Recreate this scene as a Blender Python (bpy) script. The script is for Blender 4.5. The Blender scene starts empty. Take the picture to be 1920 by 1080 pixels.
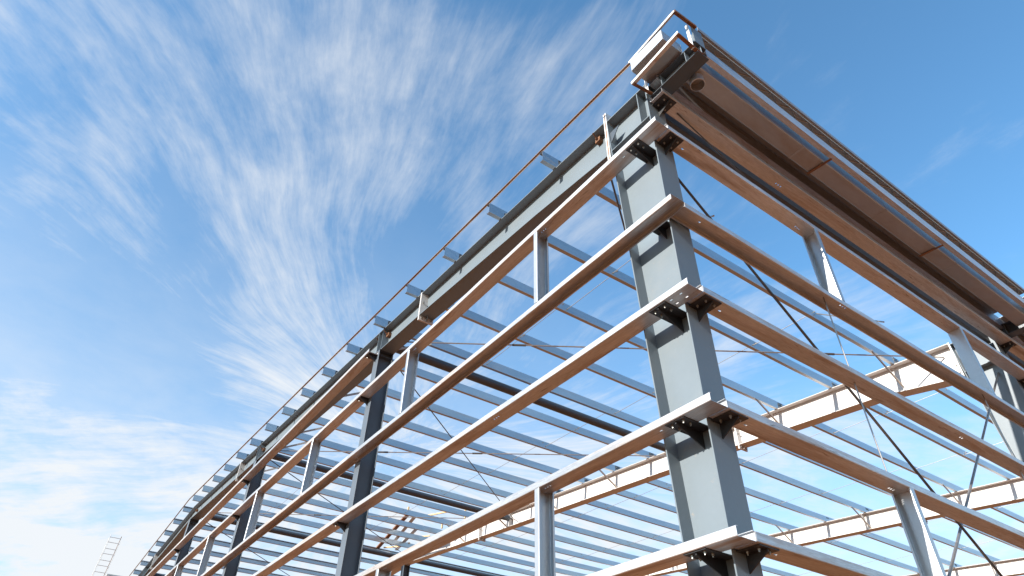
import bpy, math, random
from mathutils import Matrix, Vector
random.seed(7)
S = bpy.context.scene
COL = S.collection

# ------------------------------------------------------------------ camera
cam_d = bpy.data.cameras.new('camera'); cam = bpy.data.objects.new('camera', cam_d); COL.objects.link(cam)
RT = Vector((0.577575, 0.816125, 0.018599)); UP = Vector((0.503810, -0.374290, 0.778513)); FW = Vector((-0.642326, 0.440280, 0.627353))
m = Matrix(((RT.x, UP.x, -FW.x, 2.79526), (RT.y, UP.y, -FW.y, -3.83597), (RT.z, UP.z, -FW.z, 0.44394), (0, 0, 0, 1)))
cam.matrix_world = m
cam_d.lens = 22.679; cam_d.sensor_width = 36; cam_d.sensor_fit = 'HORIZONTAL'; cam_d.clip_start = 0.05; cam_d.clip_end = 4000
S.camera = cam

# ------------------------------------------------------------------ light
TO_SUN = Vector((0.07, -1.0, 0.47)).normalized()
SUN_EL = math.asin(TO_SUN.z); SUN_AZ = math.atan2(TO_SUN.x, TO_SUN.y)      # azimuth clockwise from +Y
W = bpy.data.worlds.new('World'); S.world = W; W.use_nodes = True
nt = W.node_tree; nt.nodes.clear()
def N(t, **k):
    n = nt.nodes.new(t)
    for a, b in k.items(): setattr(n, a, b)
    return n
def L(a, b): nt.links.new(a, b)
def val(x):
    if hasattr(x, 'is_linked') or hasattr(x, 'links'): return x
    return None
def MA(op, a, b=None, c=None, clamp=False):
    n = N('ShaderNodeMath', operation=op); n.use_clamp = clamp
    for i, x in enumerate((a, b, c)):
        if x is None: continue
        if isinstance(x, (int, float)): n.inputs[i].default_value = x
        else: L(x, n.inputs[i])
    return n.outputs[0]
def SM(x, lo, hi):
    n = N('ShaderNodeMapRange', interpolation_type='SMOOTHSTEP'); L(x, n.inputs[0])
    n.inputs[1].default_value = lo; n.inputs[2].default_value = hi; n.inputs[3].default_value = 0; n.inputs[4].default_value = 1
    return n.outputs[0]
def XYZ(x, y, z):
    n = N('ShaderNodeCombineXYZ')
    for i, v in enumerate((x, y, z)):
        if isinstance(v, (int, float)): n.inputs[i].default_value = v
        else: L(v, n.inputs[i])
    return n.outputs[0]
def NOI(vec, scale, detail=8, rough=.55, dist=0.0, lac=2.0):
    n = N('ShaderNodeTexNoise'); L(vec, n.inputs['Vector'])
    n.inputs['Scale'].default_value = scale; n.inputs['Detail'].default_value = detail
    n.inputs['Roughness'].default_value = rough; n.inputs['Distortion'].default_value = dist; n.inputs['Lacunarity'].default_value = lac
    return n.outputs[0]
sky = N('ShaderNodeTexSky', sky_type='NISHITA'); sky.sun_disc = False
sky.sun_elevation = SUN_EL; sky.sun_rotation = SUN_AZ
sky.air_density = 1.0; sky.dust_density = 0.35; sky.ozone_density = 2.2; sky.altitude = 100
tc = N('ShaderNodeTexCoord'); sp = N('ShaderNodeSeparateXYZ'); L(tc.outputs['Generated'], sp.inputs[0])
dx, dy, dz = sp.outputs
den = MA('ADD', MA('MAXIMUM', dz, 0.0), 0.1)
px = MA('DIVIDE', dx, den); py = MA('DIVIDE', dy, den)          # a flat cirrus layer overhead
P2 = XYZ(px, py, 0.0)
w1 = MA('SUBTRACT', NOI(P2, .9, 2, .4), .5); P2b = XYZ(MA('ADD', px, 7.3), MA('ADD', py, 2.1), 0.0)
w2 = MA('SUBTRACT', NOI(P2b, .9, 2, .4), .5)
qx = MA('ADD', px, MA('MULTIPLY', w1, .5)); qy = MA('ADD', py, MA('MULTIPLY', w2, .5))
CX, CY = -1.62, .74                                             # the fallstreaks fan out from here
wa = MA('SUBTRACT', NOI(P2b, 4.5, 3, .5), .5); wb = MA('SUBTRACT', NOI(XYZ(px, py, 5.0), 4.5, 3, .5), .5)
qx = MA('ADD', qx, MA('MULTIPLY', wa, .02)); qy = MA('ADD', qy, MA('MULTIPLY', wb, .02))
ex = MA('SUBTRACT', qx, CX); ey = MA('SUBTRACT', qy, CY)
rr = MA('SQRT', MA('ADD', MA('MULTIPLY', ex, ex), MA('ADD', MA('MULTIPLY', ey, ey), .01)))
ux = MA('DIVIDE', ex, rr); uy = MA('DIVIDE', ey, rr)
fan = XYZ(MA('MULTIPLY', ux, 3.0), MA('MULTIPLY', uy, 3.0), MA('MULTIPLY', rr, 1.7))
fanf = XYZ(MA('MULTIPLY', ux, 13.0), MA('MULTIPLY', uy, 13.0), MA('MULTIPLY', rr, 2.6))
st = NOI(fan, 2.0, 5, .55, .0)
stf = NOI(fanf, 2.6, 8, .68, .0)
puff = NOI(XYZ(qx, qy, 3.0), 3.1, 9, .62, .1)
big = NOI(XYZ(px, py, 11.0), 1.15, 2, .45)
def bump(x0, y0, r0, sx=1., sy=1.):
    a = MA('MULTIPLY', MA('SUBTRACT', px, x0), sx); b = MA('MULTIPLY', MA('SUBTRACT', py, y0), sy)
    d = MA('SQRT', MA('ADD', MA('MULTIPLY', a, a), MA('MULTIPLY', b, b)))
    return MA('SUBTRACT', 1.0, SM(d, 0.0, r0))
cover = MA('ADD', MA('MULTIPLY', big, .46), .21)
cover = MA('ADD', cover, MA('MULTIPLY', bump(-.85, -.15, .80), .14))
cover = MA('ADD', cover, MA('MULTIPLY', bump(-1.36, .36, .50), .36))
cover = MA('ADD', cover, MA('MULTIPLY', bump(-2.6, .2, 1.2, .8, 1.), .44))
cover = MA('ADD', cover, MA('MULTIPLY', bump(-1.6, 1.6, 1.1), .40))
cover = MA('SUBTRACT', cover, MA('MULTIPLY', bump(-1.58, -.12, .50), .55))
cover = MA('SUBTRACT', cover, MA('MULTIPLY', bump(-.98, .36, .24), .30))
cover = MA('SUBTRACT', cover, MA('MULTIPLY', SM(px, -.62, .0), .42))
mixn = MA('ADD', MA('MULTIPLY', st, .42), MA('ADD', MA('MULTIPLY', stf, .28), MA('MULTIPLY', puff, .42)))
cl = MA('ADD', MA('MULTIPLY', MA('SUBTRACT', mixn, .56), 2.7), MA('SUBTRACT', cover, .30))
cl = MA('MULTIPLY', SM(cl, -.17, 1.04), .90)
cl = MA('MAXIMUM', cl, MA('MULTIPLY', SM(px, -.45, -1.5), MA('MULTIPLY', puff, .42)))
low = SM(dz, .56, .08)
cl = MA('MINIMUM', MA('ADD', cl, MA('MULTIPLY', low, MA('ADD', .22, MA('MULTIPLY', puff, .72)))), .97)
tint = N('ShaderNodeVectorMath', operation='MULTIPLY'); L(sky.outputs[0], tint.inputs[0]); tint.inputs[1].default_value = (.69, 1.03, 1.10)
bgs = N('ShaderNodeBackground'); L(tint.outputs[0], bgs.inputs[0]); bgs.inputs[1].default_value = .14
bgc = N('ShaderNodeBackground'); bgc.inputs[0].default_value = (.93, .965, 1.0, 1); bgc.inputs[1].default_value = .485
mx = N('ShaderNodeMixShader'); L(cl, mx.inputs[0]); L(bgs.outputs[0], mx.inputs[1]); L(bgc.outputs[0], mx.inputs[2])
wo = N('ShaderNodeOutputWorld'); L(mx.outputs[0], wo.inputs[0])

sl = bpy.data.lights.new('sun', 'SUN'); so = bpy.data.objects.new('sun', sl); COL.objects.link(so)
sl.energy = 5.0; sl.angle = math.radians(.53); sl.color = (1.0, .94, .86)
so.rotation_euler = (-TO_SUN).to_track_quat('-Z', 'Y').to_euler(); so.location = (10, -40, 40)
S.view_settings.view_transform = 'Standard'; S.view_settings.look = 'None'
S.view_settings.exposure = 1.0; S.view_settings.gamma = 1.0; S.view_settings.use_curve_mapping = False

# ------------------------------------------------------------------ materials
def material(name, base, rough=.5, metal=0.0, var=.12, stain=None, stain_amt=0.0, stain_scale=3.0, stain_lo=.55, stain_hi=.75,
             bump=.0, bump_scale=60, spangle=0.0, stretch=(1, 1, 1), rvar=.1, scuff=None):
    global nt
    mt = bpy.data.materials.new(name); mt.use_nodes = True; nt = mt.node_tree
    b = nt.nodes['Principled BSDF']
    t = N('ShaderNodeTexCoord'); mp = N('ShaderNodeMapping'); L(t.outputs['Object'], mp.inputs[0]); mp.inputs['Scale'].default_value = stretch
    oi = N('ShaderNodeObjectInfo')
    off = N('ShaderNodeVectorMath', operation='ADD'); L(mp.outputs[0], off.inputs[0])
    rv = XYZ(MA('MULTIPLY', oi.outputs['Random'], 37.0), MA('MULTIPLY', oi.outputs['Random'], 11.0), 0.0); L(rv, off.inputs[1])
    V = off.outputs[0]
    n1 = NOI(V, 2.2, 6, .6); n2 = NOI(V, 19, 5, .6)
    f = MA('ADD', MA('MULTIPLY', MA('SUBTRACT', n1, .5), 1.3), MA('MULTIPLY', MA('SUBTRACT', n2, .5), .9))
    f = MA('ADD', f, MA('MULTIPLY', MA('SUBTRACT', oi.outputs['Random'], .5), .5))
    if spangle:
        vo = N('ShaderNodeTexVoronoi'); L(V, vo.inputs['Vector']); vo.inputs['Scale'].default_value = 90
        s2 = N('ShaderNodeSeparateColor'); L(vo.outputs['Color'], s2.inputs[0])
        f = MA('ADD', f, MA('MULTIPLY', MA('SUBTRACT', s2.outputs[0], .5), spangle))
    k = MA('ADD', 1.0, MA('MULTIPLY', f, var))
    mul = N('ShaderNodeVectorMath', operation='SCALE'); mul.inputs[0].default_value = base; L(k, mul.inputs['Scale'])
    colr = mul.outputs[0]
    mt_sock = None
    if stain:
        ns = NOI(V, stain_scale, 7, .65, .5)
        sf = MA('MULTIPLY', SM(ns, stain_lo, stain_hi), stain_amt)
        mc = N('ShaderNodeMix', data_type='RGBA'); L(sf, mc.inputs[0]); L(colr, mc.inputs[6]); mc.inputs[7].default_value = (*stain, 1)
        colr = mc.outputs[2]
        if metal: L(MA('MULTIPLY', MA('SUBTRACT', 1.0, sf), metal), b.inputs['Metallic']); mt_sock = 1
    if scuff:
        sc, amt, scl, lo_, hi_ = scuff
        nn = NOI(V, scl, 5, .7, .8); big_ = NOI(V, scl * .16, 3, .5)
        sf2 = MA('MULTIPLY', MA('MULTIPLY', SM(nn, lo_, hi_), SM(big_, .48, .62)), amt)
        mc2 = N('ShaderNodeMix', data_type='RGBA'); L(sf2, mc2.inputs[0]); L(colr, mc2.inputs[6]); mc2.inputs[7].default_value = (*sc, 1)
        colr = mc2.outputs[2]
    L(colr, b.inputs['Base Color'])
    if metal and not mt_sock: b.inputs['Metallic'].default_value = metal
    L(MA('ADD', rough - rvar / 2, MA('MULTIPLY', n1, rvar), clamp=True), b.inputs['Roughness'])
    if bump:
        bp = N('ShaderNodeBump'); bp.inputs['Strength'].default_value = bump; bp.inputs['Distance'].default_value = .01
        L(NOI(V, bump_scale, 4, .6), bp.inputs['Height']); L(bp.outputs[0], b.inputs['Normal'])
    return mt
M = {}
for ax_, st_ in (('x', (.22, 2.4, 2.4)), ('y', (2.4, .22, 2.4))):
    M['galv_' + ax_] = material('galvanised_steel_' + ax_, (.55, .55, .555), .47, .78, .50, (.26, .185, .13), .8, 2.2, .46, .70, 0, 5, .40, st_, .26, scuff=((.16, .10, .06), .8, 14, .56, .66))  # brown streaks: grime, plus the soil's wavy reflection put into the colour
M['galv'] = material('galvanised_steel', (.60, .60, .60), .47, .78, .16, (.30, .25, .20), .5, 2.6, .52, .78, .10, 9, .35, (1, 1, 1), .22)
M['galv_new'] = material('bright_galvanised_steel', (.46, .475, .49), .42, .78, .12, (.42, .40, .38), .3, 3.5, .55, .8, .16, 7, .4)
M['purlin'] = material('purlin_galvanised_steel', (.44, .465, .49), .33, .90, .24, (.34, .34, .34), .4, 3, .5, .75, .08, 8, .5, (2, .3, 2))
M['paint'] = material('blue_grey_paint', (.138, .168, .188), .42, 0, .10, (.22, .22, .21), .22, 1.6, .5, .75, .02, 40, scuff=((.30, .24, .18), .45, 26, .60, .68))
M['post'] = material('slate_post_paint', (.090, .110, .132), .42, 0, .08, (.16, .15, .14), .18, 1.6, .55, .8, .02, 40)
M['primer'] = material('pale_grey_primer', (.54, .515, .49), .5, 0, .09, (.42, .36, .30), .4, 2.4, .5, .75, .02, 40, scuff=((.25, .16, .10), .5, 22, .60, .68))
M['dark'] = material('dark_slate_paint', (.055, .068, .082), .42, 0, .12, (.10, .09, .08), .3, 4, .55, .8, .03, 40)
M['black'] = material('black_bracket_steel', (.022, .022, .024), .48, 0, .2, (.07, .05, .04), .4, 9, .55, .75, .05, 50)
M['bolt'] = material('zinc_bolt', (.42, .41, .38), .38, .85, .2, (.18, .12, .08), .4, 30, .5, .7)
M['rust'] = material('rusted_steel', (.20, .085, .035), .8, 0, .35, (.07, .045, .035), .8, 11, .45, .65, .25, 60)
M['weather'] = material('weathered_steel_edge', (.55, .54, .52), .55, .3, .15, (.30, .13, .055), .6, 7, .55, .68, .08, 50)
M['verge'] = material('rusty_verge_steel', (.34, .25, .18), .6, .2, .1, (.16, .075, .035), .8, .5, .42, .62)
M['gutter'] = material('dirty_gutter_sheet', (.36, .34, .32), .40, .6, .30, (.20, .15, .11), .65, 1.8, .45, .72, .12, 6, .1, (1, .35, 1))
M['rod'] = material('steel_rod', (.34, .32, .30), .4, .75, .15, (.24, .17, .12), .5, 6, .5, .7)
M['rod_dark'] = material('dark_steel_rod', (.075, .066, .060), .5, .3, .2)
M['strap'] = material('beige_brace_strap', (.52, .44, .36), .55, .15, .15, (.30, .22, .16), .4, 8, .5, .7)
M['timber'] = material('yellow_timber', (.62, .42, .20), .7, 0, .25, (.40, .25, .12), .5, 6, .5, .7, .1, 40)
M['soil'] = material('brown_soil', (.285, .116, .048), .95, 0, .30, (.17, .074, .033), .8, .35, .45, .65, .4, 3, 0, (1, 1, 1))

M['soil'].node_tree.nodes['Principled BSDF'].inputs['Specular IOR Level'].default_value = 0.05
# ------------------------------------------------------------------ geometry helpers
class MB:
    def __init__(s): s.v = []; s.f = []
    def add(s, vs, fs):
        n = len(s.v); s.v += [tuple(v) for v in vs]; s.f += [tuple(i + n for i in f) for f in fs]; return s
    def box(s, x0, x1, y0, y1, z0, z1):
        vs = [(x, y, z) for z in (z0, z1) for y in (y0, y1) for x in (x0, x1)]
        return s.add(vs, [(0, 2, 3, 1), (4, 5, 7, 6), (0, 1, 5, 4), (2, 6, 7, 3), (0, 4, 6, 2), (1, 3, 7, 5)])
    def prism(s, poly, axis, a0, a1):
        """poly: 2-D outline in the two other axes (xyz order), extruded along axis"""
        def mk(p, a):
            q = list(p); q.insert('xyz'.index(axis), a); return q
        n = len(poly); vs = [mk(p, a0) for p in poly] + [mk(p, a1) for p in poly]
        fs = [tuple(range(n - 1, -1, -1)), tuple(range(n, 2 * n))] + [(i, (i + 1) % n, (i + 1) % n + n, i + n) for i in range(n)]
        return s.add(vs, fs)
    def rod(s, a, b, r, n=8, r2=None):
        a = Vector(a); b = Vector(b); d = (b - a).normalized()
        t = Vector((0, 0, 1)) if abs(d.z) < .9 else Vector((1, 0, 0)); u = d.cross(t).normalized(); w = d.cross(u)
        vs = []
        for c, rad in ((a, r), (b, r2 or r)):
            for i in range(n):
                th = 2 * math.pi * i / n; vs.append(c + u * math.cos(th) * rad + w * math.sin(th) * rad)
        fs = [tuple(range(n)), tuple(range(2 * n - 1, n - 1, -1))] + [(i, i + n, (i + 1) % n + n, (i + 1) % n) for i in range(n)]
        return s.add(vs, fs)
    def bar(s, a, b, up, w, h):
        """rectangular bar from a to b, w across, h along up"""
        a = Vector(a); b = Vector(b); d = (b - a).normalized(); u = Vector(up); sd = d.cross(u).normalized(); u = sd.cross(d).normalized()
        vs = [c + sd * i * w / 2 + u * j * h / 2 for c in (a, b) for i, j in ((-1, -1), (1, -1), (1, 1), (-1, 1))]
        return s.add(vs, [(3, 2, 1, 0), (4, 5, 6, 7), (0, 1, 5, 4), (1, 2, 6, 5), (2, 3, 7, 6), (3, 0, 4, 7)])
    def build(s, name, mat, parent=None, bevel=0, smooth=False, solid=0):
        o0 = Vector((0, 0, 0))
        if parent is not None:
            p = parent
            while p is not None: o0 += p.location; p = p.parent
        me = bpy.data.meshes.new(name)
        me.from_pydata([(v[0] - o0.x, v[1] - o0.y, v[2] - o0.z) for v in s.v], [], s.f); me.update()
        return link(name, me, mat, parent, bevel, smooth, solid)
def link(name, me, mat, parent=None, bevel=0, smooth=False, solid=0):
    import bmesh
    bm = bmesh.new(); bm.from_mesh(me); bmesh.ops.recalc_face_normals(bm, faces=bm.faces); bm.to_mesh(me); bm.free()
    if smooth:
        for p in me.polygons: p.use_smooth = True
        try: me.set_sharp_from_angle(angle=math.radians(40))
        except Exception: pass
    me.materials.append(M[mat])
    o = bpy.data.objects.new(name, me); COL.objects.link(o)
    if parent is not None: o.parent = parent
    if solid:
        md = o.modifiers.new('plate', 'SOLIDIFY'); md.thickness = solid; md.offset = 0
    if bevel:
        md = o.modifiers.new('edge', 'BEVEL'); md.width = bevel; md.segments = 1; md.limit_method = 'ANGLE'
    return o
def tag(o, label, cat, group=None, kind=None):
    if label: o['label'] = label
    if cat: o['category'] = cat
    if group: o['group'] = group
    o['kind'] = kind or 'thing'
    return o
def thing(name, label, cat, loc=(0, 0, 0), group=None):
    o = bpy.data.objects.new(name, None); COL.objects.link(o); o.location = loc; o.empty_display_size = .2
    return tag(o, label, cat, group)
def one(mb, name, mat, label, cat, loc, group=None, **k):
    """a thing that is a single mesh; its origin sits at loc"""
    mb.v = [(v[0] - loc[0], v[1] - loc[1], v[2] - loc[2]) for v in mb.v]
    o = mb.build(name, mat, None, **k); o.location = loc
    return tag(o, label, cat, group)

def sheet(prof, stations, fmap, holes=(), web=None):
    """folded sheet: prof = polyline (a,b); stations along s; holes = (s0,s1,a0,a1) cut out of the web (b == web)"""
    st = sorted(set([round(x, 5) for x in stations] + [round(h[0], 5) for h in holes] + [round(h[1], 5) for h in holes]))
    pr = []
    for i, p in enumerate(prof):
        pr.append(p)
        if i + 1 < len(prof) and holes and web is not None and abs(p[1] - web) < 1e-6 and abs(prof[i + 1][1] - web) < 1e-6:
            cuts = sorted(set([h[2] for h in holes] + [h[3] for h in holes]), reverse=prof[i + 1][0] < p[0])
            pr += [(c, web) for c in cuts if min(p[0], prof[i + 1][0]) < c < max(p[0], prof[i + 1][0])]
    mb = MB(); n = len(pr); vs = [fmap(s, a, b) for s in st for a, b in pr]; fs = []
    for i in range(len(st) - 1):
        for j in range(n - 1):
            sm = (st[i] + st[i + 1]) / 2; am = (pr[j][0] + pr[j + 1][0]) / 2
            if web is not None and abs(pr[j][1] - web) < 1e-6 and abs(pr[j + 1][1] - web) < 1e-6 and any(h[0] < sm < h[1] and min(h[2], h[3]) < am < max(h[2], h[3]) for h in holes): continue
            fs.append((i * n + j, i * n + j + 1, (i + 1) * n + j + 1, (i + 1) * n + j))
    return mb.add(vs, fs)
def spread(a, b, step=.8):
    n = max(2, int(abs(b - a) / step)); return [a + (b - a) * i / n for i in range(n + 1)]
def wav(s_, a, b, sag, seed):
    t = (s_ - a) / (b - a)
    return -sag * math.sin(math.pi * t) + .0018 * math.sin(s_ * 2.3 + seed) + .0012 * math.sin(s_ * 5.1 + seed * 2.7)
def c_prof(w=.2, h=.0725, lip=.02, r=.007):
    def arc(cx, cy, t0, t1):
        return [(cx + r * math.cos(math.radians(t0 + (t1 - t0) * i / 3)), cy + r * math.sin(math.radians(t0 + (t1 - t0) * i / 3))) for i in range(4)]
    return [(lip, h)] + arc(r, h - r, 90, 180) + arc(r, r, 180, 270) + arc(w - r, r, 270, 360) + arc(w - r, h - r, 0, 90) + [(w - lip, h)]
CP = [(round(a, 6), round(b, 6)) for a, b in c_prof()]

def bolts(parent, pts, r=.012, h=.014):
    for p in pts:
        b = MB().rod((p[0], p[1], p[2]), (p[0], p[1], p[2] - h), r, 6).rod((p[0], p[1], p[2] - h), (p[0], p[1], p[2] - h - .012), r * .55, 6)
        b.build('bolt', 'bolt', parent)

# ------------------------------------------------------------------ ground
GZ = -1.16
g = MB(); n = 24; ext = 1500
import bisect
xs = [-ext, -500, -200, -100] + [-80 + 8 * i for i in range(21)] + [100, 200, 500, ext]
vs = []; fs = []
for j, y in enumerate(xs):
    for i, x in enumerate(xs):
        vs.append((x, y, GZ + (random.uniform(-.06, .0) if abs(x) < 90 and abs(y) < 90 else 0)))
k = len(xs)
for j in range(k - 1):
    for i in range(k - 1): fs.append((j * k + i, j * k + i + 1, (j + 1) * k + i + 1, (j + 1) * k + i))
tag(g.add(vs, fs).build('ground', 'soil'), None, None, kind='structure')

# ------------------------------------------------------------------ layout
LV = {1: 6.543, 2: 5.260, 3: 4.150, 4: 2.967, 5: 1.923}
LZ0 = 7.310; FH = .0725
zr = lambda x: 7.675 + .061 * (-x if x > -24.1 else 48.2 + x)     # top of rafter
FR = [.36, 9.33, 17.70, 26.25, 34.8]                              # frame planes (web)
GC = [-7.89, -16.05, -24.10, -32.2]                               # gable posts
PX = [-2.04 - 1.42 * i for i in range(16)]                        # purlin webs, near slope
ORD = ['topmost', 'second', 'third', 'fourth', 'fifth']
NTH = ['first', 'second', 'third', 'fourth', 'fifth', 'sixth', 'seventh', 'eighth', 'ninth', 'tenth', 'eleventh', 'twelfth', 'thirteenth', 'fourteenth', 'fifteenth', 'sixteenth']

# ------------------------------------------------------------------ portal columns (eave side)
def inner_x(z): return -.572 - .0497 * z                           # tapered inner flange
def bracket_eave(root, yc, z, mat='black', top=False):
    if top:
        o = MB().box(-.2195, -.012, yc - .115, yc + .105, z, z + .010).build('bracket', mat, root)
        MB().prism([(-.2195, z + .011), (-.03, z + .011), (-.03, z + .03), (-.2195, z + .16)], 'y', yc - .009, yc + .001).build('gusset', mat, o)
        return
    b = MB().box(-.2195, -.012, yc - .115, yc + .105, z - .012, z - .002)
    o = b.build('bracket', mat, root)
    gpl = MB().prism([(-.2195, z - .0125), (-.03, z - .0125), (-.03, z - .030), (-.2195, z - .145)], 'y', yc - .009, yc + .001).build('gusset', mat, o)
    bolts(o, [(-.065, yc - .06, z - .012), (-.165, yc - .06, z - .012), (-.065, yc + .055, z - .012), (-.165, yc + .055, z - .012)])
def bracket_gable(root, xc, yw, z, mat='black', y0=.018, top=False):
    if top:
        o = MB().box(xc - .105, xc + .105, y0, yw - .006, z, z + .010).build('bracket', mat, root)
        MB().prism([(yw - .006, z - .001), (.206, z - .001), (.206, z - .06), (yw - .006, z - .13)], 'x', xc - .005, xc + .005).build('gusset', mat, o)
        return
    b = MB().box(xc - .105, xc + .105, y0, yw - .006, z - .012, z - .002)
    o = b.build('bracket', mat, root)
    MB().prism([(yw - .006, z - .0125), (y0 + .015, z - .0125), (y0 + .015, z - .030), (yw - .006, z - .16)], 'x', xc - .005, xc + .005).build('gusset', mat, o)
    bolts(o, [(xc - .06, .06, z - .012), (xc + .06, .06, z - .012), (xc - .06, .145, z - .012), (xc + .06, .145, z - .012)])
def portal_column(i, yw):
    nm = 'corner_column' if i == 0 else 'portal_column'
    lab = ['tapered blue-grey steel column at the near corner of the building',
           'tapered blue-grey steel column at far right behind the slanting wall rods',
           'steel eave column carrying the third roof frame', 'steel eave column carrying the fourth roof frame', 'steel eave column carrying the fifth roof frame'][i]
    r = thing(nm, lab, 'column', (-.45, yw, GZ))
    ztop = 7.69
    xo = -.22; t = .014
    z0 = GZ + .02
    MB().prism([(xo - t, z0), (xo - t, ztop), (inner_x(ztop) + t, ztop), (inner_x(z0) + t, z0)], 'y', yw - .006, yw + .006).build('web', 'paint', r)
    MB().box(xo - t, xo, yw - .15, yw + .15, z0, ztop).build('flange', 'paint', r, bevel=.002)
    MB().prism([(inner_x(z0), z0), (inner_x(ztop), ztop), (inner_x(ztop) + t, ztop), (inner_x(z0) + t, z0)], 'y', yw - .15, yw + .15).build('flange', 'paint', r, bevel=.002)
    # knee: lower and upper cap plates, two stiffeners
    for s in (-1, 1):
        y0, y1 = (yw - .148, yw - .0065) if s < 0 else (yw + .0065, yw + .148)
        MB().box(inner_x(7.06) + t, xo - t, y0, y1, 7.055, 7.067).build('stiffener', 'paint', r)
        MB().box(-.384, -.372, y0 + .004, y1, 7.068, ztop - .001).build('stiffener', 'paint', r)
    MB().prism([(inner_x(ztop), ztop + .001), (xo, ztop + .001 - .02), (xo, ztop + .015 - .02), (inner_x(ztop), ztop + .015)], 'y', yw - .149, yw + .149).build('cap_plate', 'paint', r)
    MB().box(-.95, -.1, yw - .25, yw + .25, GZ, GZ + .02).build('base_plate', 'paint', r)
    if i < 2:
        for l, z in LV.items(): bracket_eave(r, yw, z if l != 2 else z + FH + .003, top=(l == 2))
        bracket_eave(r, yw + .035, LZ0)
    if i == 0:
        for l, z in LV.items(): bracket_gable(r, -.41, yw, z if l != 2 else z + FH + .003, top=(l == 2))
    # outrigger that carries the gutter
    zb, zt = 7.445, 7.672
    og = MB().box(xo + .001, .575, yw - .004, yw + .004, zb + .011, zt - .011).build('outrigger', 'dark' if i else 'paint', r)
    MB().box(xo + .001, .58, yw - .1, yw + .1, zb, zb + .011).build('outrigger_flange', 'dark', og, bevel=.0015)
    MB().box(xo + .001, .58, yw - .1, yw + .1, zt - .011, zt).build('outrigger_flange', 'dark', og, bevel=.0015)
    for xx in (.40, .0):
        MB().box(xx - .004, xx + .004, yw - .095, yw - .0045, zb + .0115, zt - .0115).build('stiffener', 'paint', og)
    MB().box(.568, .58, yw - .09, yw + .09, zt + .0005, 8.02).build('upstand', 'paint', og)
    MB().box(.45, .567, yw - .004, yw + .004, zt + .0005, 8.0).build('upstand_web', 'paint', og)
    return r
for i, yw in enumerate(FR): portal_column(i, yw)

# ------------------------------------------------------------------ gable posts
def gable_post(i, xc):
    lab = ['dark slate gable post standing second from the near corner', 'dark slate gable post standing third from the near corner',
           'dark slate gable post under the roof ridge', 'dark slate gable post beyond the roof ridge at lower left'][i]
    r = thing('gable_post', lab, 'column', (xc, .36, GZ), 'gable posts')
    zt = zr(xc) - .53; z0 = GZ + .02
    MB().box(xc - .005, xc + .005, .2125, .4975, z0, zt).build('web', 'post', r)
    MB().box(xc - .11, xc + .11, .2, .212, z0, zt).build('flange', 'post', r, bevel=.002)
    MB().box(xc - .11, xc + .11, .498, .51, z0, zt).build('flange', 'post', r, bevel=.002)
    MB().box(xc - .13, xc + .13, .195, .515, zt, zt + .014).build('cap_plate', 'dark', r)
    MB().box(xc - .2, xc + .2, .1, .6, GZ, GZ + .02).build('base_plate', 'post', r)
    for l, z in list(LV.items()) + [(0, 7.53)]:
        if l == 2: continue
        b = MB().box(xc - .17, xc + .03, .02, .199, z - .012, z - .002).build('bracket', 'black', r)
        MB().prism([(.199, z - .0125), (.035, z - .0125), (.035, z - .03), (.199, z - .14)], 'x', xc - .02, xc - .01).build('gusset', 'black', b)
        bolts(b, [(xc - .13, .06, z - .012), (xc - .13, .145, z - .012)], .013)
    for z in (zt - .12, ):
        MB().box(xc - .10, xc + .10, .213, .497, z, z + .01).build('stiffener', 'dark', r)
for i, xc in enumerate(GC): gable_post(i, xc)

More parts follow.
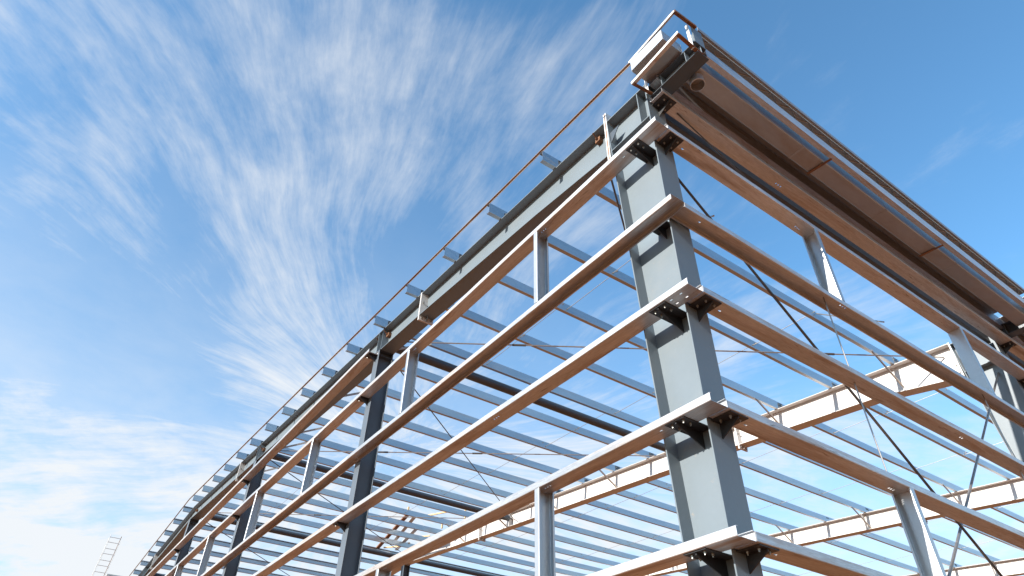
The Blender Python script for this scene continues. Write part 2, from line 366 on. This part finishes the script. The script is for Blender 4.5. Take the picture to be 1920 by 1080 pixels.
# ------------------------------------------------------------------ rafters
def rafter(fi, yw, side):
    near = side == 'near'
    mat = 'paint' if fi == 0 else 'primer'
    fn = ['gable', 'second', 'third', 'fourth', 'rearmost'][fi]
    lab = {0: 'blue-grey tapered I-beam rafter rising along the gable to the ridge' if near else 'blue-grey gable rafter falling away beyond the ridge',
           1: 'sunlit whitish I-beam rafter crossing behind the corner column' if near else 'whitish rafter of the second frame beyond the ridge',
           2: 'sunlit whitish rafter of the third frame at lower right' if near else 'whitish rafter of the third frame beyond the ridge',
           3: 'sunlit whitish rafter of the fourth frame at bottom right corner' if near else 'whitish rafter of the fourth frame beyond the ridge',
           4: 'whitish rafter of the fifth frame counted from the gable' if near else 'whitish rafter of the fifth frame beyond the ridge'}[fi]
    X = (lambda x: x) if near else (lambda x: -48.2 - x)
    r = thing('rafter', lab, 'beam', (X(-12), yw, zr(-12)), 'roof rafters')
    def dep(x):
        a = -x
        if fi == 0: ks = [(.95, .70), (2.5, .615), (6.15, .525), (24.1, .50)]
        else: ks = [(.95, .76), (2.6, .57), (6.1, .53), (24.1, .52)]
        for (a0, d0), (a1, d1) in zip(ks, ks[1:]):
            if a <= a1: return d0 + (d1 - d0) * max(0, (a - a0)) / (a1 - a0)
        return ks[-1][1]
    x0 = inner_x(7.4) - .017
    cuts = [x0 - (.0365 if fi == 0 else .0135), -2.55, -6.12, -6.18, -12, -18.0, -24.095]
    top = [(X(x), zr(X(x)) - .014) for x in cuts]; bot = [(X(x), zr(X(x)) - dep(x) + .014) for x in cuts]
    MB().prism(top + bot[::-1], 'y', yw - .005, yw + .005).build('web', mat, r)
    for nm, off, sgn in (('top_flange', 0, -1), ('bottom_flange', None, 1)):
        up = [(X(x), zr(X(x)) if off == 0 else zr(X(x)) - dep(x) + .0135) for x in cuts]
        lo = [(a, b - .0135) for a, b in up]
        MB().prism(up + lo[::-1], 'y', yw - .15, yw + .15).build(nm, mat, r, bevel=.0015)
    # end plates at the knee (pair) and the splices
    def plate(x, z0, z1, w=.012, mt=None, hw=.152):
        return MB().box(X(x) - w / 2, X(x) + w / 2, yw - hw, yw + hw, z0, z1).build('end_plate', mt or mat, r)
    zt = zr(X(x0)); zb = zt - dep(x0)
    if fi == 0:
        for dxp, mt_ in ((-.0275, 'weather'), (-.0095, 'rust'), (.0085, 'weather')): plate(x0 + dxp, zb - .10, zt + .16, .0172, mt_)
    for dxp in ((-.007, .0075) if fi else ()):
        plate(x0 + dxp, zb - .10, zt + (.16 if fi == 0 else .01), .0125, ('rust' if dxp < 0 else 'weather') if fi == 0 else mat)
    for zz in (zb + .12, zb + .28, zt - .12):
        b = MB().rod((X(x0 - .037), yw - .1, zz), (X(x0 - .062), yw - .1, zz), .016, 6); b.build('bolt', 'bolt' if fi else 'rust', r)
    if fi == 0 and near:
        MB().prism([(x0 + .02, zb + .42), (x0 + .20, zb + .42), (x0 + .02, zb + .20)], 'y', yw - .125, yw - .115).build('gusset', 'dark', r)
    for xs_ in ([-6.15, -18.0] if fi else [-6.15, -18.0]):
        zt2 = zr(X(xs_)); zb2 = zt2 - dep(xs_)
        for dxp in (-.010, .010):
            p = plate(xs_ + dxp, zb2 - .10, zt2 + .012, .018, 'primer' if fi == 0 else mat)
        for yy in (yw - .1, yw + .1):
            MB().rod((X(xs_ + .02), yy, zb2 - .05), (X(xs_ + .055), yy, zb2 - .05), .018, 6).build('bolt', 'bolt', r)
        MB().rod((X(xs_ + .02), yw - .1, zb2 + .3), (X(xs_ + .055), yw - .1, zb2 + .3), .016, 6).build('bolt', 'bolt', r)
        MB().prism([(X(xs_ + .02), zb2 - .001), (X(xs_ + .13), zb2 - .001 - .002), (X(xs_ + .02), zb2 - .1)], 'y', yw - .005, yw + .005).build('gusset', mat, r)
    # web stiffeners where the posts stand
    for xg in (-7.89, -16.05):
        z1 = zr(X(xg)) - .0145; z0_ = zr(X(xg)) - dep(xg) + .0145
        for dxp in ((-.1, .1) if fi == 0 else (0,)):
            for sgn in (-1, 1):
                y0, y1 = (yw - .145, yw - .0055) if sgn < 0 else (yw + .0055, yw + .145)
                MB().box(X(xg) + dxp - .005, X(xg) + dxp + .005, y0, y1, z0_, z1).build('stiffener', mat, r)
    # cleats that hold the purlins, with their bolts
    for xp in PX:
        xx = X(xp); sg = 1 if near else -1
        zc = zr(xx)
        c = MB().box(xx - sg * .0035 - .004, xx - sg * .0035 + .004, yw - .085, yw + .085, zc + .001, zc + .17)
        c.v = [(v[0] - sg * .0045, v[1], v[2]) for v in c.v]
        c = c.build('cleat', 'dark', r)
        if fi < 2 and near and xp > -18:
            # bolted overlap plate on the outer face of the purlin web
            pl = MB().box(xx + .003, xx + .009, yw - .10, yw + .08, zc + .006, zc + .19).build('lap_plate', 'black' if fi == 0 else 'dark', r)
            for yy in (yw - .07, yw + .05):
                for zz in (.06, .14):
                    MB().rod((xx + .009, yy, zc + zz), (xx + .024, yy, zc + zz), .013, 6).build('bolt', 'bolt', pl)
    # rod anchors on the gable rafter web
    if fi == 0 and near:
        for xa, za in ((-1.22, 7.66), (-7.72, 8.0), (-8.07, 8.0), (-15.9, 8.47), (-16.25, 8.47), (-23.9, 8.95)):
            a = MB().prism([(xa - .045, za - .04), (xa + .045, za - .04), (xa + .055, za + .03), (xa - .035, za + .03)], 'y', yw - .075, yw - .006).build('anchor_wedge', 'rust', r)
            MB().rod((xa, yw - .07, za), (xa + .02, yw - .17, za + .05), .011, 8).build('rod_end', 'rust', a)
            MB().rod((xa, yw - .076, za), (xa + .006, yw - .10, za + .012), .022, 6).build('nut', 'rust', a)
    return r
for fi, yw in enumerate(FR):
    rafter(fi, yw, 'near')
    if fi < 3: rafter(fi, yw, 'far')
# interior prop under the ridge of the second frame
for q, (xp, fi) in enumerate(((-24.1, 1), (-24.1, 2))):
    yy = FR[fi]; zt = zr(xp) - .53
    r = thing('ridge_post', ['dark I-section post under the ridge of the second frame', 'dark I-section post under the ridge of the third frame'][q], 'column', (xp, yy, GZ), 'ridge posts')
    MB().box(xp - .005, xp + .005, yy - .13, yy + .13, GZ, zt).build('web', 'dark', r)
    for s in (-1, 1): MB().box(xp - .13, xp + .13, min(yy + s * .1305, yy + s * .143), max(yy + s * .1305, yy + s * .143), GZ, zt).build('flange', 'dark', r)

# ------------------------------------------------------------------ gable girts
def slots(x, n=3, a=.05, d=.038, dirn=1): return [(x + dirn * d * i - .007, x + dirn * d * i + .007, a, a + .022) for i in range(n)]
BX = [0.0] + GC + [-36.0]
WHERE = ['between the near corner and the second post', 'between the second and third posts', 'between the third post and the ridge post', 'just beyond the ridge post', 'at the far lower left end']
STUDX = [[-2.315, -5.95], [-10.3, -14.02], [-18.45, -22.17], [-26.5, -30.2]]
for l, z in LV.items():
    for b in range(5):
        xa, xb = BX[b], BX[b + 1]
        if b: xa -= .004
        if l >= 4 and b > 2: continue
        hol = []
        if b == 0:
            if l == 3: hol = [(-.155, -.125, .05, .066), (-.155, -.125, .13, .146), (-.275, -.245, .05, .066), (-.275, -.245, .13, .146)]
            if l in (1, 4): hol = [(-.62, -.59, .06, .076)]
        if b < 3:
            for xs_ in STUDX[b]:
                if l in (1, 4): hol += slots(xs_ + .10, 3, .055, .04)
                if l == 2: hol += slots(xs_ + .14, 3, .035, .04)
                if l == 3: hol += slots(xs_ - .9, 2 + (b == 0), .06, .045)
        sd = l * 3.1 + b * 1.7
        if l == 2: fm = lambda s, a, bb: (s, a + wav(s, xa, xb, 0, sd + 1), z + FH - bb + wav(s, xa, xb, .005, sd))
        else: fm = lambda s, a, bb: (s, a + wav(s, xa, xb, 0, sd + 1), z + bb + wav(s, xa, xb, .005, sd))
        mb = sheet(CP, spread(xb, xa), fm, hol, 0.0)
        kind = 'open-bottomed ' if l == 2 else ''
        one(mb, 'gable_girt', 'galv_x', '%s %sgalvanised girt of the gable wall, %s' % (ORD[l - 1], kind, WHERE[b]), 'girt', (xb, .1, z), 'gable wall girts', solid=.0035)
for b in range(1, 5):
    xa, xb = BX[b] + .06 * (b == 1), BX[b + 1]
    mb = sheet(CP, [xb + .004, xa], lambda s, a, bb: (s, a, 7.53 + bb), slots((xa + xb) / 2, 3, .06, .04), 0.0)
    one(mb, 'gable_girt', 'galv_x', 'extra girt right under the gable rafter, %s' % WHERE[b], 'girt', (xb, .1, 7.53), 'gable wall girts', solid=.0035)

# studs between gable girts
def stud(fm, zlo, zhi, loc, name, lab, group):
    one(sheet(CP, [zlo, (zlo + zhi) / 2, zhi], fm), name, 'galv_new', lab, 'stud', loc, group, solid=.0035)
for b in range(4):
    for k_, xs_ in enumerate(STUDX[b]):
        fm = lambda s, a, bb, xs_=xs_: (xs_ + bb, .002 + a * .98, s)
        wh = ['nearer the corner in the first gable bay', 'farther left in the first gable bay', 'nearer in the second gable bay', 'farther left in the second gable bay',
              'nearer in the third gable bay', 'farther left in the third gable bay', 'nearer beyond the ridge post', 'farther left beyond the ridge post'][b * 2 + k_]
        stud(fm, LV[2] + FH + .003, LV[1] - .003, (xs_, .1, LV[2] + FH), 'gable_stud', 'short vertical channel under the topmost gable girt, ' + wh, 'gable wall studs')
        if b == 0 and k_ < 2:
            stud(fm, LV[5] + FH + .003, LV[4] - .003, (xs_, .1, LV[5] + FH), 'gable_stud', 'short vertical channel under the fourth gable girt, ' + wh, 'gable wall studs')

# ------------------------------------------------------------------ eave girts
EY = [.206, 9.20, 18.0]
EW = ['in the near bay of the gutter side', 'in the second bay of the gutter side']
for l, z in LV.items():
    for b in range(2):
        ya, yb = EY[b] + (.004 if b else 0), EY[b + 1]
        hol = []
        if b == 0:
            if l in (1, 2, 3, 4, 5): hol = [(.53, .56, .10, .115)]
            if l in (1, 4): hol += slots(2.80, 3, .12, -.04, 1)
            if l == 2: hol += slots(3.02, 3, .06, .05)
            if l == 3: hol += slots(4.95, 2, .07, .05)
        sd = l * 2.3 + b * 1.9
        if l == 2: fm = lambda s, a, bb: (-a + wav(s, ya, yb, 0, sd + 1), s, z + FH - bb + wav(s, ya, yb, .006, sd))
        else: fm = lambda s, a, bb: (-a + wav(s, ya, yb, 0, sd + 1), s, z + bb + wav(s, ya, yb, .006, sd))
        mb = sheet(CP, spread(ya, yb), fm, hol, 0.0)
        one(mb, 'eave_girt', 'galv_y', '%s %sgalvanised girt %s' % (ORD[l - 1], 'open-bottomed ' if l == 2 else '', EW[b]), 'girt', (-.1, ya, z), 'eave wall girts', solid=.0035)
for b in range(2):
    ya, yb = (.235, 9.25) if b == 0 else (9.254, 18.)
    mb = sheet(CP, [ya, (ya + yb) / 2, yb], lambda s, a, bb: (-a, s, LZ0 + bb), slots(2.6, 3, .12, .05) if b == 0 else (), 0.0)
    one(mb, 'eave_girt', 'galv_y', 'girt tucked right under the gutter %s' % EW[b], 'girt', (-.1, ya, LZ0), 'eave wall girts', solid=.0035)
    # eave beam above it
    pr = [(0, .03), (0, 0), (.14, 0), (.14, .26), (0, .26), (0, .23)]
    mb = sheet(pr, [ya, yb], lambda s, a, bb: (-.17 + a, s, 7.63 + bb))
    one(mb, 'eave_beam', 'galv_y', 'deep channel eave beam behind the gutter %s' % EW[b], 'beam', (-.1, ya, 7.63), 'eave beams', solid=.004)
    # dark strut between column heads
    y0, y1 = FR[b] + .16, FR[b + 1] - .16
    mb = MB().box(-.43, -.29, y0, y1, 7.375, 7.53)
    one(mb, 'eave_strut', 'dark', 'dark square strut between the column heads %s' % EW[b], 'strut', (-.36, y0, 7.375), 'eave struts', bevel=.006)
# eave studs
def eave_stud(y, flip, zlo, zhi, lab):
    if flip: fm = lambda s, a, bb: (-.002 - a * .98, y + bb, s)
    else: fm = lambda s, a, bb: (-.002 - a * .98, y + FH - bb, s)
    stud(fm, zlo, zhi, (-.1, y, zlo), 'eave_stud', lab, 'eave wall studs')
eave_stud(2.95, False, LV[2] + FH + .003, LV[1] - .003, 'short bright channel post under the topmost girt at mid-right of the gutter side')
eave_stud(6.75, True, LV[2] + FH + .003, LV[1] - .003, 'short bluish channel post by the far right column under the topmost girt')
eave_stud(2.87, False, LV[5] + FH + .003, LV[4] - .003, 'sunlit channel post under the fourth girt at lower right of the gutter side')

# ------------------------------------------------------------------ gutter and eave trim
for b in range(2):
    y0, y1 = FR[b] + .108, FR[b + 1] - .108
    wh = ['along the near bay', 'along the second bay']
    pr = [(-.06, 7.90), (-.06, 7.925), (.185, 7.925), (.185, 7.512), (.195, 7.502), (.415, 7.502), (.425, 7.512), (.425, 7.90), (.47, 7.90), (.47, 7.885)]
    r = thing('box_gutter', 'wide galvanised box gutter seen from below ' + wh[b], 'gutter', (.3, y0, 7.5), 'box gutters')
    sheet(pr, [y0, y0 + 3.0, (y0 + y1) / 2, y1], lambda s, a, bb: (a, s, bb)).build('trough', 'gutter', r, solid=.003)
    for yj in (y0 + 2.05, y0 + 4.05, y0 + 6.1):
        sheet([(.183, 7.7), (.183, 7.50), (.427, 7.50), (.427, 7.88)], [yj, yj + .035], lambda s, a, bb: (a + (.0 if a > .3 else 0), s, bb - .001)).build('seam', 'gutter', r, solid=.003)
    for yy in ((2.97, 5.91) if b == 0 else (11.9, 14.9)):
        o = MB().bar((.17, yy, 7.485), (.53, yy + .03, 7.485), (0, 0, 1), .035, .012)
        o.build('support_strap', 'rust', r)
    if b == 0:
        o = MB()
        n_ = 20; ring = []
        for rad, zz in ((.088, 7.506), (.088, 7.40), (.092, 7.395), (.092, 7.37), (.084, 7.365), (.080, 7.40), (.080, 7.51)):
            for i in range(n_):
                th = 2 * math.pi * i / n_; ring.append((.29 + rad * math.cos(th), .562 + rad * math.sin(th), zz))
        fs = [(k_ * n_ + i, k_ * n_ + (i + 1) % n_, (k_ + 1) * n_ + (i + 1) % n_, (k_ + 1) * n_ + i) for k_ in range(6) for i in range(n_)]
        o.add(ring, fs).build('outlet_pipe', 'galv_new', r, smooth=True)
    # lower rail: channel on edge at the outrigger ends
    y0r, y1r = (FR[b] + .11, FR[b + 1] - .11)
    pr = [(.49, 7.575), (.49, 7.56), (.56, 7.56), (.56, 7.745), (.545, 7.745)]
    mb = sheet(pr, [y0r, (y0r + y1r) / 2, y1r], lambda s, a, bb: (a, s, bb))
    one(mb, 'fascia_rail', 'galv_y', 'bright lower fascia channel outside the gutter ' + wh[b], 'rail', (.53, y0r, 7.56), 'fascia rails', solid=.0035)
    # upper rail; zigzag rods added to imitate glints off a corrugated underside
    r = thing('upper_rail', 'upper fascia rail with added zigzag rods imitating glints above the gutter ' + wh[b], 'rail', (.5, y0r, 8.08), 'upper fascia rails')
    sheet([(.40, 8.02), (.40, 8.075), (.455, 8.085), (.575, 8.085), (.575, 8.155)], [y0r - .05, y1r + .05], lambda s, a, bb: (a, s, bb)).build('rail', 'gutter', r, solid=.004)
    z_ = 8.072; o = MB(); nz = 42
    for i in range(nz):
        ya = y0r + (y1r - y0r) * i / nz; yb = y0r + (y1r - y0r) * (i + 1) / nz
        a, c = (.465, .535) if i % 2 == 0 else (.535, .465)
        o.rod((a, ya, z_), (c, yb, z_), .0065, 5)
    o.rod((.54, y0r, z_), (.54, y1r, z_), .007, 5)
    o.build('zigzag_glints', 'galv_new', r)

# verge cage at the gutter's end over the corner
r = thing('verge_cage', 'rust-edged steel angle cage with tray at the top corner of the roof', 'cage', (.18, .1, 7.45))
def angle(a, b, name, mat, leg=.04, t=.005, down=True, back=(0, 1, 0)):
    a = Vector(a); b = Vector(b); bk = Vector(back); dn = Vector((0, 0, -1 if down else 1))
    mb = MB(); d = (b - a).normalized()
    mb.bar(a + dn * leg / 2 + bk * t / 2, b + dn * leg / 2 + bk * t / 2, (0, 0, 1), t, leg)
    mb.bar(a + bk * (leg / 2 + t) + dn * t / 2, b + bk * (leg / 2 + t) + dn * t / 2, (0, 0, 1), leg, t)
    return mb.build(name, mat, r)
angle((-.223, -.045, 7.471), (.573, -.045, 7.545), 'lower_angle', 'weather', .045, down=False)
angle((-.209, -.045, 7.955), (.593, -.045, 8.035), 'upper_angle', 'weather', .04)
MB().bar((-.20, -.03, 7.468), (-.17, .26, 7.468), (0, 0, 1), .04, .012).build('cross_bar', 'rust', r)
MB().bar((.555, -.03, 7.543), (.565, .36, 7.463), (0, 0, 1), .045, .012).build('cross_bar', 'rust', r)
MB().bar((.585, -.03, 8.03), (.595, .34, 8.03), (0, 0, 1), .04, .04).build('cross_bar', 'rust', r)
MB().bar((-.212, -.03, 7.92), (-.212, .3, 7.92), (0, 0, 1), .012, .04).build('cross_bar', 'weather', r)
for xx in (-.19, .555):
    MB().bar((xx, .21, 7.474), (xx, .21, 8.0), (0, 1, 0), .04, .006).build('post', 'weather', r)
tr = sheet([(-.04, .205), (-.035, 0.0), (.30, 0.0), (.30, .205)], [-.185, .09, .36], lambda s, a, bb: (s, a, 7.713 + bb)).build('tray', 'gutter', r, solid=.004)
MB().box(-.18, .358, -.046, -.0425, 7.717, 7.915).build('tray_face', 'galv_new', r)
MB().box(.3555, .359, -.035, .298, 7.717, 7.912).build('tray_end', 'galv_new', r)
MB().box(-.19, -.187, -.02, .298, 7.717, 7.80).build('tray_end', 'galv_new', r)
# edge of the verge: rust angle on the purlin ends
for q, (xa, xb) in enumerate(((-.20, -24.1), (-24.1, -40.0))):
    za, zb = zr(xa) + .222, zr(xb) + .222
    mb = MB().bar((xa, -.04, za), (xb, -.04, zb), (0, 0, 1), .028, .007).bar((xa, -.026, za - .014), (xb, -.026, zb - .014), (0, 0, 1), .004, .02)
    one(mb, 'verge_angle', 'verge', ['thin rusty edge angle running over the purlin ends up to the ridge', 'thin rusty edge angle falling away beyond the ridge'][q], 'angle', (xa, -.04, za), 'verge angles')

# ------------------------------------------------------------------ purlins
PP = [(a, b) for a, b in c_prof(.2, .07, .02, .006)]
for i, xp in enumerate(PX):
    z = zr(xp) + .006
    ye = 35.0 - random.uniform(0, .1)
    hol = []
    mb = sheet(PP, spread(-.035, 18.0, 1.1) + [22, 26.25, 30.5, ye], lambda s, a, bb: (xp - bb + .003 * math.sin(s * 1.9 + i * 2.1) + .010 * (a / .2) * math.sin(s * .7 + i), s, z + a - .010 * abs(math.sin(math.pi * (s - .36) / 8.97))))
    one(mb, 'purlin', 'purlin', '%s roof purlin counted from the gutter towards the ridge' % NTH[i], 'purlin', (xp, 0, z), 'near slope purlins', solid=.003)
for i in range(12):
    xp = -48.2 - PX[15 - i]
    z = zr(xp) + .006
    mb = sheet(PP, [-.035, 9.33, 18.0, 26.3], lambda s, a, bb: (xp + bb, s, z + a))
    one(mb, 'purlin', 'purlin', '%s roof purlin down the far slope beyond the ridge' % NTH[i], 'purlin', (xp, 0, z), 'far slope purlins', solid=.003)

# tubes, rods and braces under the roof
TUB = [(-7.95, 7.92, 0, 'dark round tube strut between gable and second frame, nearest the corner'), (-16.05, 8.42, 0, 'dark round tube strut at the third gable post in the first bay'),
       (-24.1, 8.88, 0, 'dark round tube strut under the ridge in the first bay'), (-24.1, 8.88, 1, 'dark round tube strut under the ridge in the second bay'), (-32.2, 8.42, 0, 'dark round tube strut beyond the ridge in the first bay')]
for x, z, b, lab in TUB:
    y0, y1 = FR[b] + .02, FR[b + 1] - .02
    r = thing('tube_strut', lab, 'strut', (x, y0, z), 'tube struts')
    MB().rod((x, y0 + .14, z), (x, y1 - .14, z), .098, 20).build('tube', 'dark', r, smooth=True)
    for ya, yb in ((y0 - .0, y0 + .139), (y1 - .139, y1)):
        MB().box(x - .06, x + .06, ya, yb, z - .005, z + .005).build('end_tab', 'dark', r)
def rod_thing(name, a, b, r_, mat, lab, group, n=6, turn=None):
    r = thing(name, lab, 'rod', a, group)
    MB().rod(a, b, r_, n).build('shaft', mat, r, smooth=True)
    if turn:
        a = Vector(a); b = Vector(b); d = (b - a)
        for t in turn:
            c = a + d * t; dd = d.normalized()
            MB().rod(c - dd * .14, c + dd * .14, r_ * 1.7, n).build('turnbuckle', 'rod_dark', r)
rod_thing('roof_brace_rod', (-1.22, .36, 7.65), (-7.9, 9.3, 7.95), .016, 'rod_dark', 'dark brace rod slanting inward behind the top of the corner column', 'roof brace rods')
rod_thing('roof_brace_rod', (-7.98, .36, 8.0), (-1.17, 9.3, 7.56), .014, 'rod', 'pale brace rod crossing level from the second post to the far right column', 'roof brace rods', turn=(.25, .57, .80))
rod_thing('roof_brace_rod', (-8.1, .36, 7.93), (-15.95, 9.3, 8.42), .014, 'rod_dark', 'black brace rod slanting down from the second post through the purlins', 'roof brace rods')
rod_thing('roof_brace_rod', (-15.9, .36, 8.45), (-8.1, 9.3, 7.95), .014, 'rod', 'pale level brace rod from the third post to the second frame', 'roof brace rods', turn=(.3, .53))
rod_thing('roof_brace_rod', (-16.2, .36, 8.45), (-23.9, 9.3, 8.9), .014, 'rod_dark', 'black brace rod slanting down from the third post', 'roof brace rods')
rod_thing('roof_brace_rod', (-24.0, .36, 8.92), (-16.2, 9.3, 8.45), .014, 'rod', 'pale level brace rod from the ridge post to the second frame', 'roof brace rods', turn=(.4,))
rod_thing('roof_brace_rod', (-24.3, .36, 8.9), (-32.0, 9.3, 8.45), .014, 'rod_dark', 'black brace rod slanting down from the ridge post', 'roof brace rods')
# wall bracing on the gutter side
rod_thing('wall_brace_rod', (-.42, .37, 6.80), (-.42, 9.2, -.55), .017, 'rod_dark', 'dark diagonal wall rod running down right from the corner column head', 'wall brace rods', 8)
rod_thing('wall_brace_rod', (-.46, 9.32, 6.86), (-.46, .5, -.6), .017, 'rod', 'grey diagonal wall rod rising to the far right column head', 'wall brace rods', 8)
# sag rods in the wall
k_ = 0
for y, zs in ((2.72, (5, 4)), (6.6, (5, 4))):
    a = (-.1, y, LV[2] + .07); b = (-.1, y + .05, LV[3] + .0)
    for (za, zb, nm) in ((LV[2] + .06, LV[3] - .03, 'between the second and third girts'), (LV[3] + .02, LV[4] - .03, 'between the third and fourth girts')):
        rod_thing('sag_rod', (-.1, y, za), (-.1, y + .01, zb), .008, 'rod', 'thin upright tie rod %s %s' % (nm, 'at mid-bay' if y < 4 else 'near the far right column'), 'wall tie rods')
# fine rod under the top girt near the corner
rod_thing('sag_rod', (-.12, .62, LZ0 - .004), (-.22, 3.1, 6.72), .010, 'rod_dark', 'thin dark rod hanging from the girt under the gutter near the corner', 'eave tie rods')
rod_thing('tie_rod', (-.36, 1.25, 6.05), (-2.03, 2.69, 7.93), .012, 'rod', 'pale tie rod rising from the wall to the first purlin behind the corner', 'eave tie rods')
rod_thing('tie_rod', (-.36, 4.9, 6.05), (-2.03, 6.55, 7.93), .012, 'rod', 'pale tie rod rising from the wall to the first purlin at mid-right', 'eave tie rods')
# sag rods between purlins: staggered in two rows per bay
rows = [(2.69, 'first row'), (6.55, 'second row'), (11.43, 'third row'), (15.16, 'fourth row'), (20.0, 'fifth row'), (23.7, 'sixth row')]
for y, rn in rows:
    for i in range(15 if y < 18 else 10):
        xa, xb = PX[i], PX[i + 1]
        dy_ = .05 if i % 2 else -.05
        o = MB().rod((xa + .03, y + dy_, zr(xa) + .15), (xb - .03, y + dy_, zr(xb) + .06), .0065, 5)
        o.rod((xa + .004, y + dy_, zr(xa) + .15), (xa + .02, y + dy_, zr(xa) + .15), .014, 6).rod((xb + .004, y + dy_, zr(xb) + .065), (xb + .02, y + dy_, zr(xb) + .065), .014, 6)
        one(o, 'sag_rod', 'rod', 'thin tie rod between the %s and %s purlins, %s from the gable' % (NTH[i], NTH[i + 1], rn), 'rod', (xa, y, zr(xa) + .1), 'purlin tie rods')
# fly braces
def fly(xp, fi, sgn, mat, lab):
    yw = FR[fi]; z0 = zr(xp)
    d = .53 if fi else .52
    o = MB().bar((xp - .02, yw + sgn * .95, z0 + .03), (xp - .06, yw + sgn * .03, z0 - d + .05), (1, 0, 0), .045, .006)
    o.bar((xp - .0, yw + sgn * .95, z0 + .03), (xp - .04, yw + sgn * .03, z0 - d + .05), (0, 0, 1), .006, .045)
    one(o, 'fly_brace', mat, lab, 'brace', (xp, yw + sgn * .03, z0 - d + .05), 'fly braces')
for xp in PX:
    i = PX.index(xp)
    if i in (0, 2, 4, 6, 8, 10, 12): fly(xp, 1, -1, 'strap', 'beige strut propping the %s purlin off the second frame' % NTH[i])
    if i in (2, 4, 6, 8): fly(xp, 2, -1, 'strap', 'beige strut propping the %s purlin off the third frame' % NTH[i])
    if i in (4, 6, 8, 9, 11): fly(xp, 0, 1, 'strap', 'grey strut propping the %s purlin off the gable rafter' % NTH[i])

# ------------------------------------------------------------------ unfinished ridge walkway: steel rails and timber
for q, (a, b, mat, lab) in enumerate((((-25.6, 8.38, 9.30), (-20.3, 7.29, 9.30), 'rust', 'brown steel rail lying across the purlins near the ridge, nearest the gable'),
                                      ((-23.6, 8.42, 9.36), (-20.2, 7.62, 9.36), 'galv', 'pale steel rail lying across the purlins near the ridge'),
                                      ((-24.6, 9.00, 9.30), (-21.6, 8.36, 9.30), 'galv', 'grey steel rail lying across the purlins near the ridge, farthest from the gable'))):
    o = MB().bar(a, b, (0, 0, 1), .15, .012).bar((a[0], a[1], a[2] + .08), (b[0], b[1], b[2] + .08), (0, 0, 1), .012, .14)
    one(o, 'loose_rail', mat, lab, 'rail', a, 'loose rails by the ridge')
random.seed(3)
TB = [((-20.1, 7.2, 9.25), (-20.1, 7.2, 9.55), 'short upright timber at the nearest rail end'), ((-18.6, 8.9, 8.95), (-18.6, 8.9, 9.4), 'upright timber post on a purlin by the second frame'),
      ((-19.9, 7.9, 9.3), (-18.7, 8.6, 9.35), 'long slanting timber batten by the nearest rail'), ((-21.4, 8.7, 9.28), (-21.0, 9.15, 9.28), 'short timber batten beside the rails, middle one'),
      ((-22.6, 8.75, 9.3), (-21.9, 9.2, 9.3), 'timber batten beside the rails, farther up'), ((-23.9, 8.6, 9.3), (-23.3, 9.0, 9.3), 'timber batten near the ridge, lower one'),
      ((-24.6, 8.4, 9.3), (-24.0, 8.85, 9.3), 'timber batten right at the ridge'), ((-20.0, 8.7, 9.0), (-20.0, 8.7, 9.35), 'short upright timber by the pale rail end')]
for a, b, lab in TB:
    one(MB().bar(a, b, (0, 0, 1) if abs(b[2] - a[2]) < .2 else (1, 0, 0), .05, .05), 'timber_batten', 'timber', lab, 'batten', a, 'timber battens by the ridge')

# ------------------------------------------------------------------ ladder and platform beyond the far left end
LX = -34.0
r = thing('site_ladder', 'tall thin rusty ladder standing beyond the building at lower left', 'ladder', (LX, -1.3, GZ))
zt = 10.25
def ly(z, s): return (-1.49 if s < 0 else -1.02) - .055 * (10.235 - z)
for s in (-1, 1):
    MB().rod((LX, ly(GZ, s), GZ), (LX, ly(zt, s), zt), .012, 6).build('rail', 'rust' if s > 0 else 'weather', r)
    MB().rod((LX + .12, ly(GZ, s) + .03, GZ), (LX + .12, ly(zt - .3, s) + .03, zt - .3), .009, 6).build('rear_rail', 'weather', r)
z = GZ + .3; k_ = 0
while z < zt:
    off = .12 if k_ % 2 else 0
    MB().rod((LX + off, ly(z, -1), z), (LX + off, ly(z, 1), z), .014, 6).build('rung', 'weather', r)
    z += .262; k_ += 1
r = thing('steel_platform', 'grey steel box platform with rusty edges beside the ladder at lower left', 'platform', (LX - .6, -.6, GZ))
PZ = 8.62
MB().box(LX - .9, LX - .3, -.98, .9, PZ - .34, PZ - .06).build('panel', 'galv', r)
MB().box(LX - .95, LX - .25, -1.0, .92, PZ - .055, PZ).build('top_frame', 'weather', r)
for yy in (-.95, -.55, .85):
    for xx in (LX - .93, LX - .29):
        MB().box(xx, xx + .05, yy, yy + .06, GZ, PZ - .057).build('leg', 'weather', r)
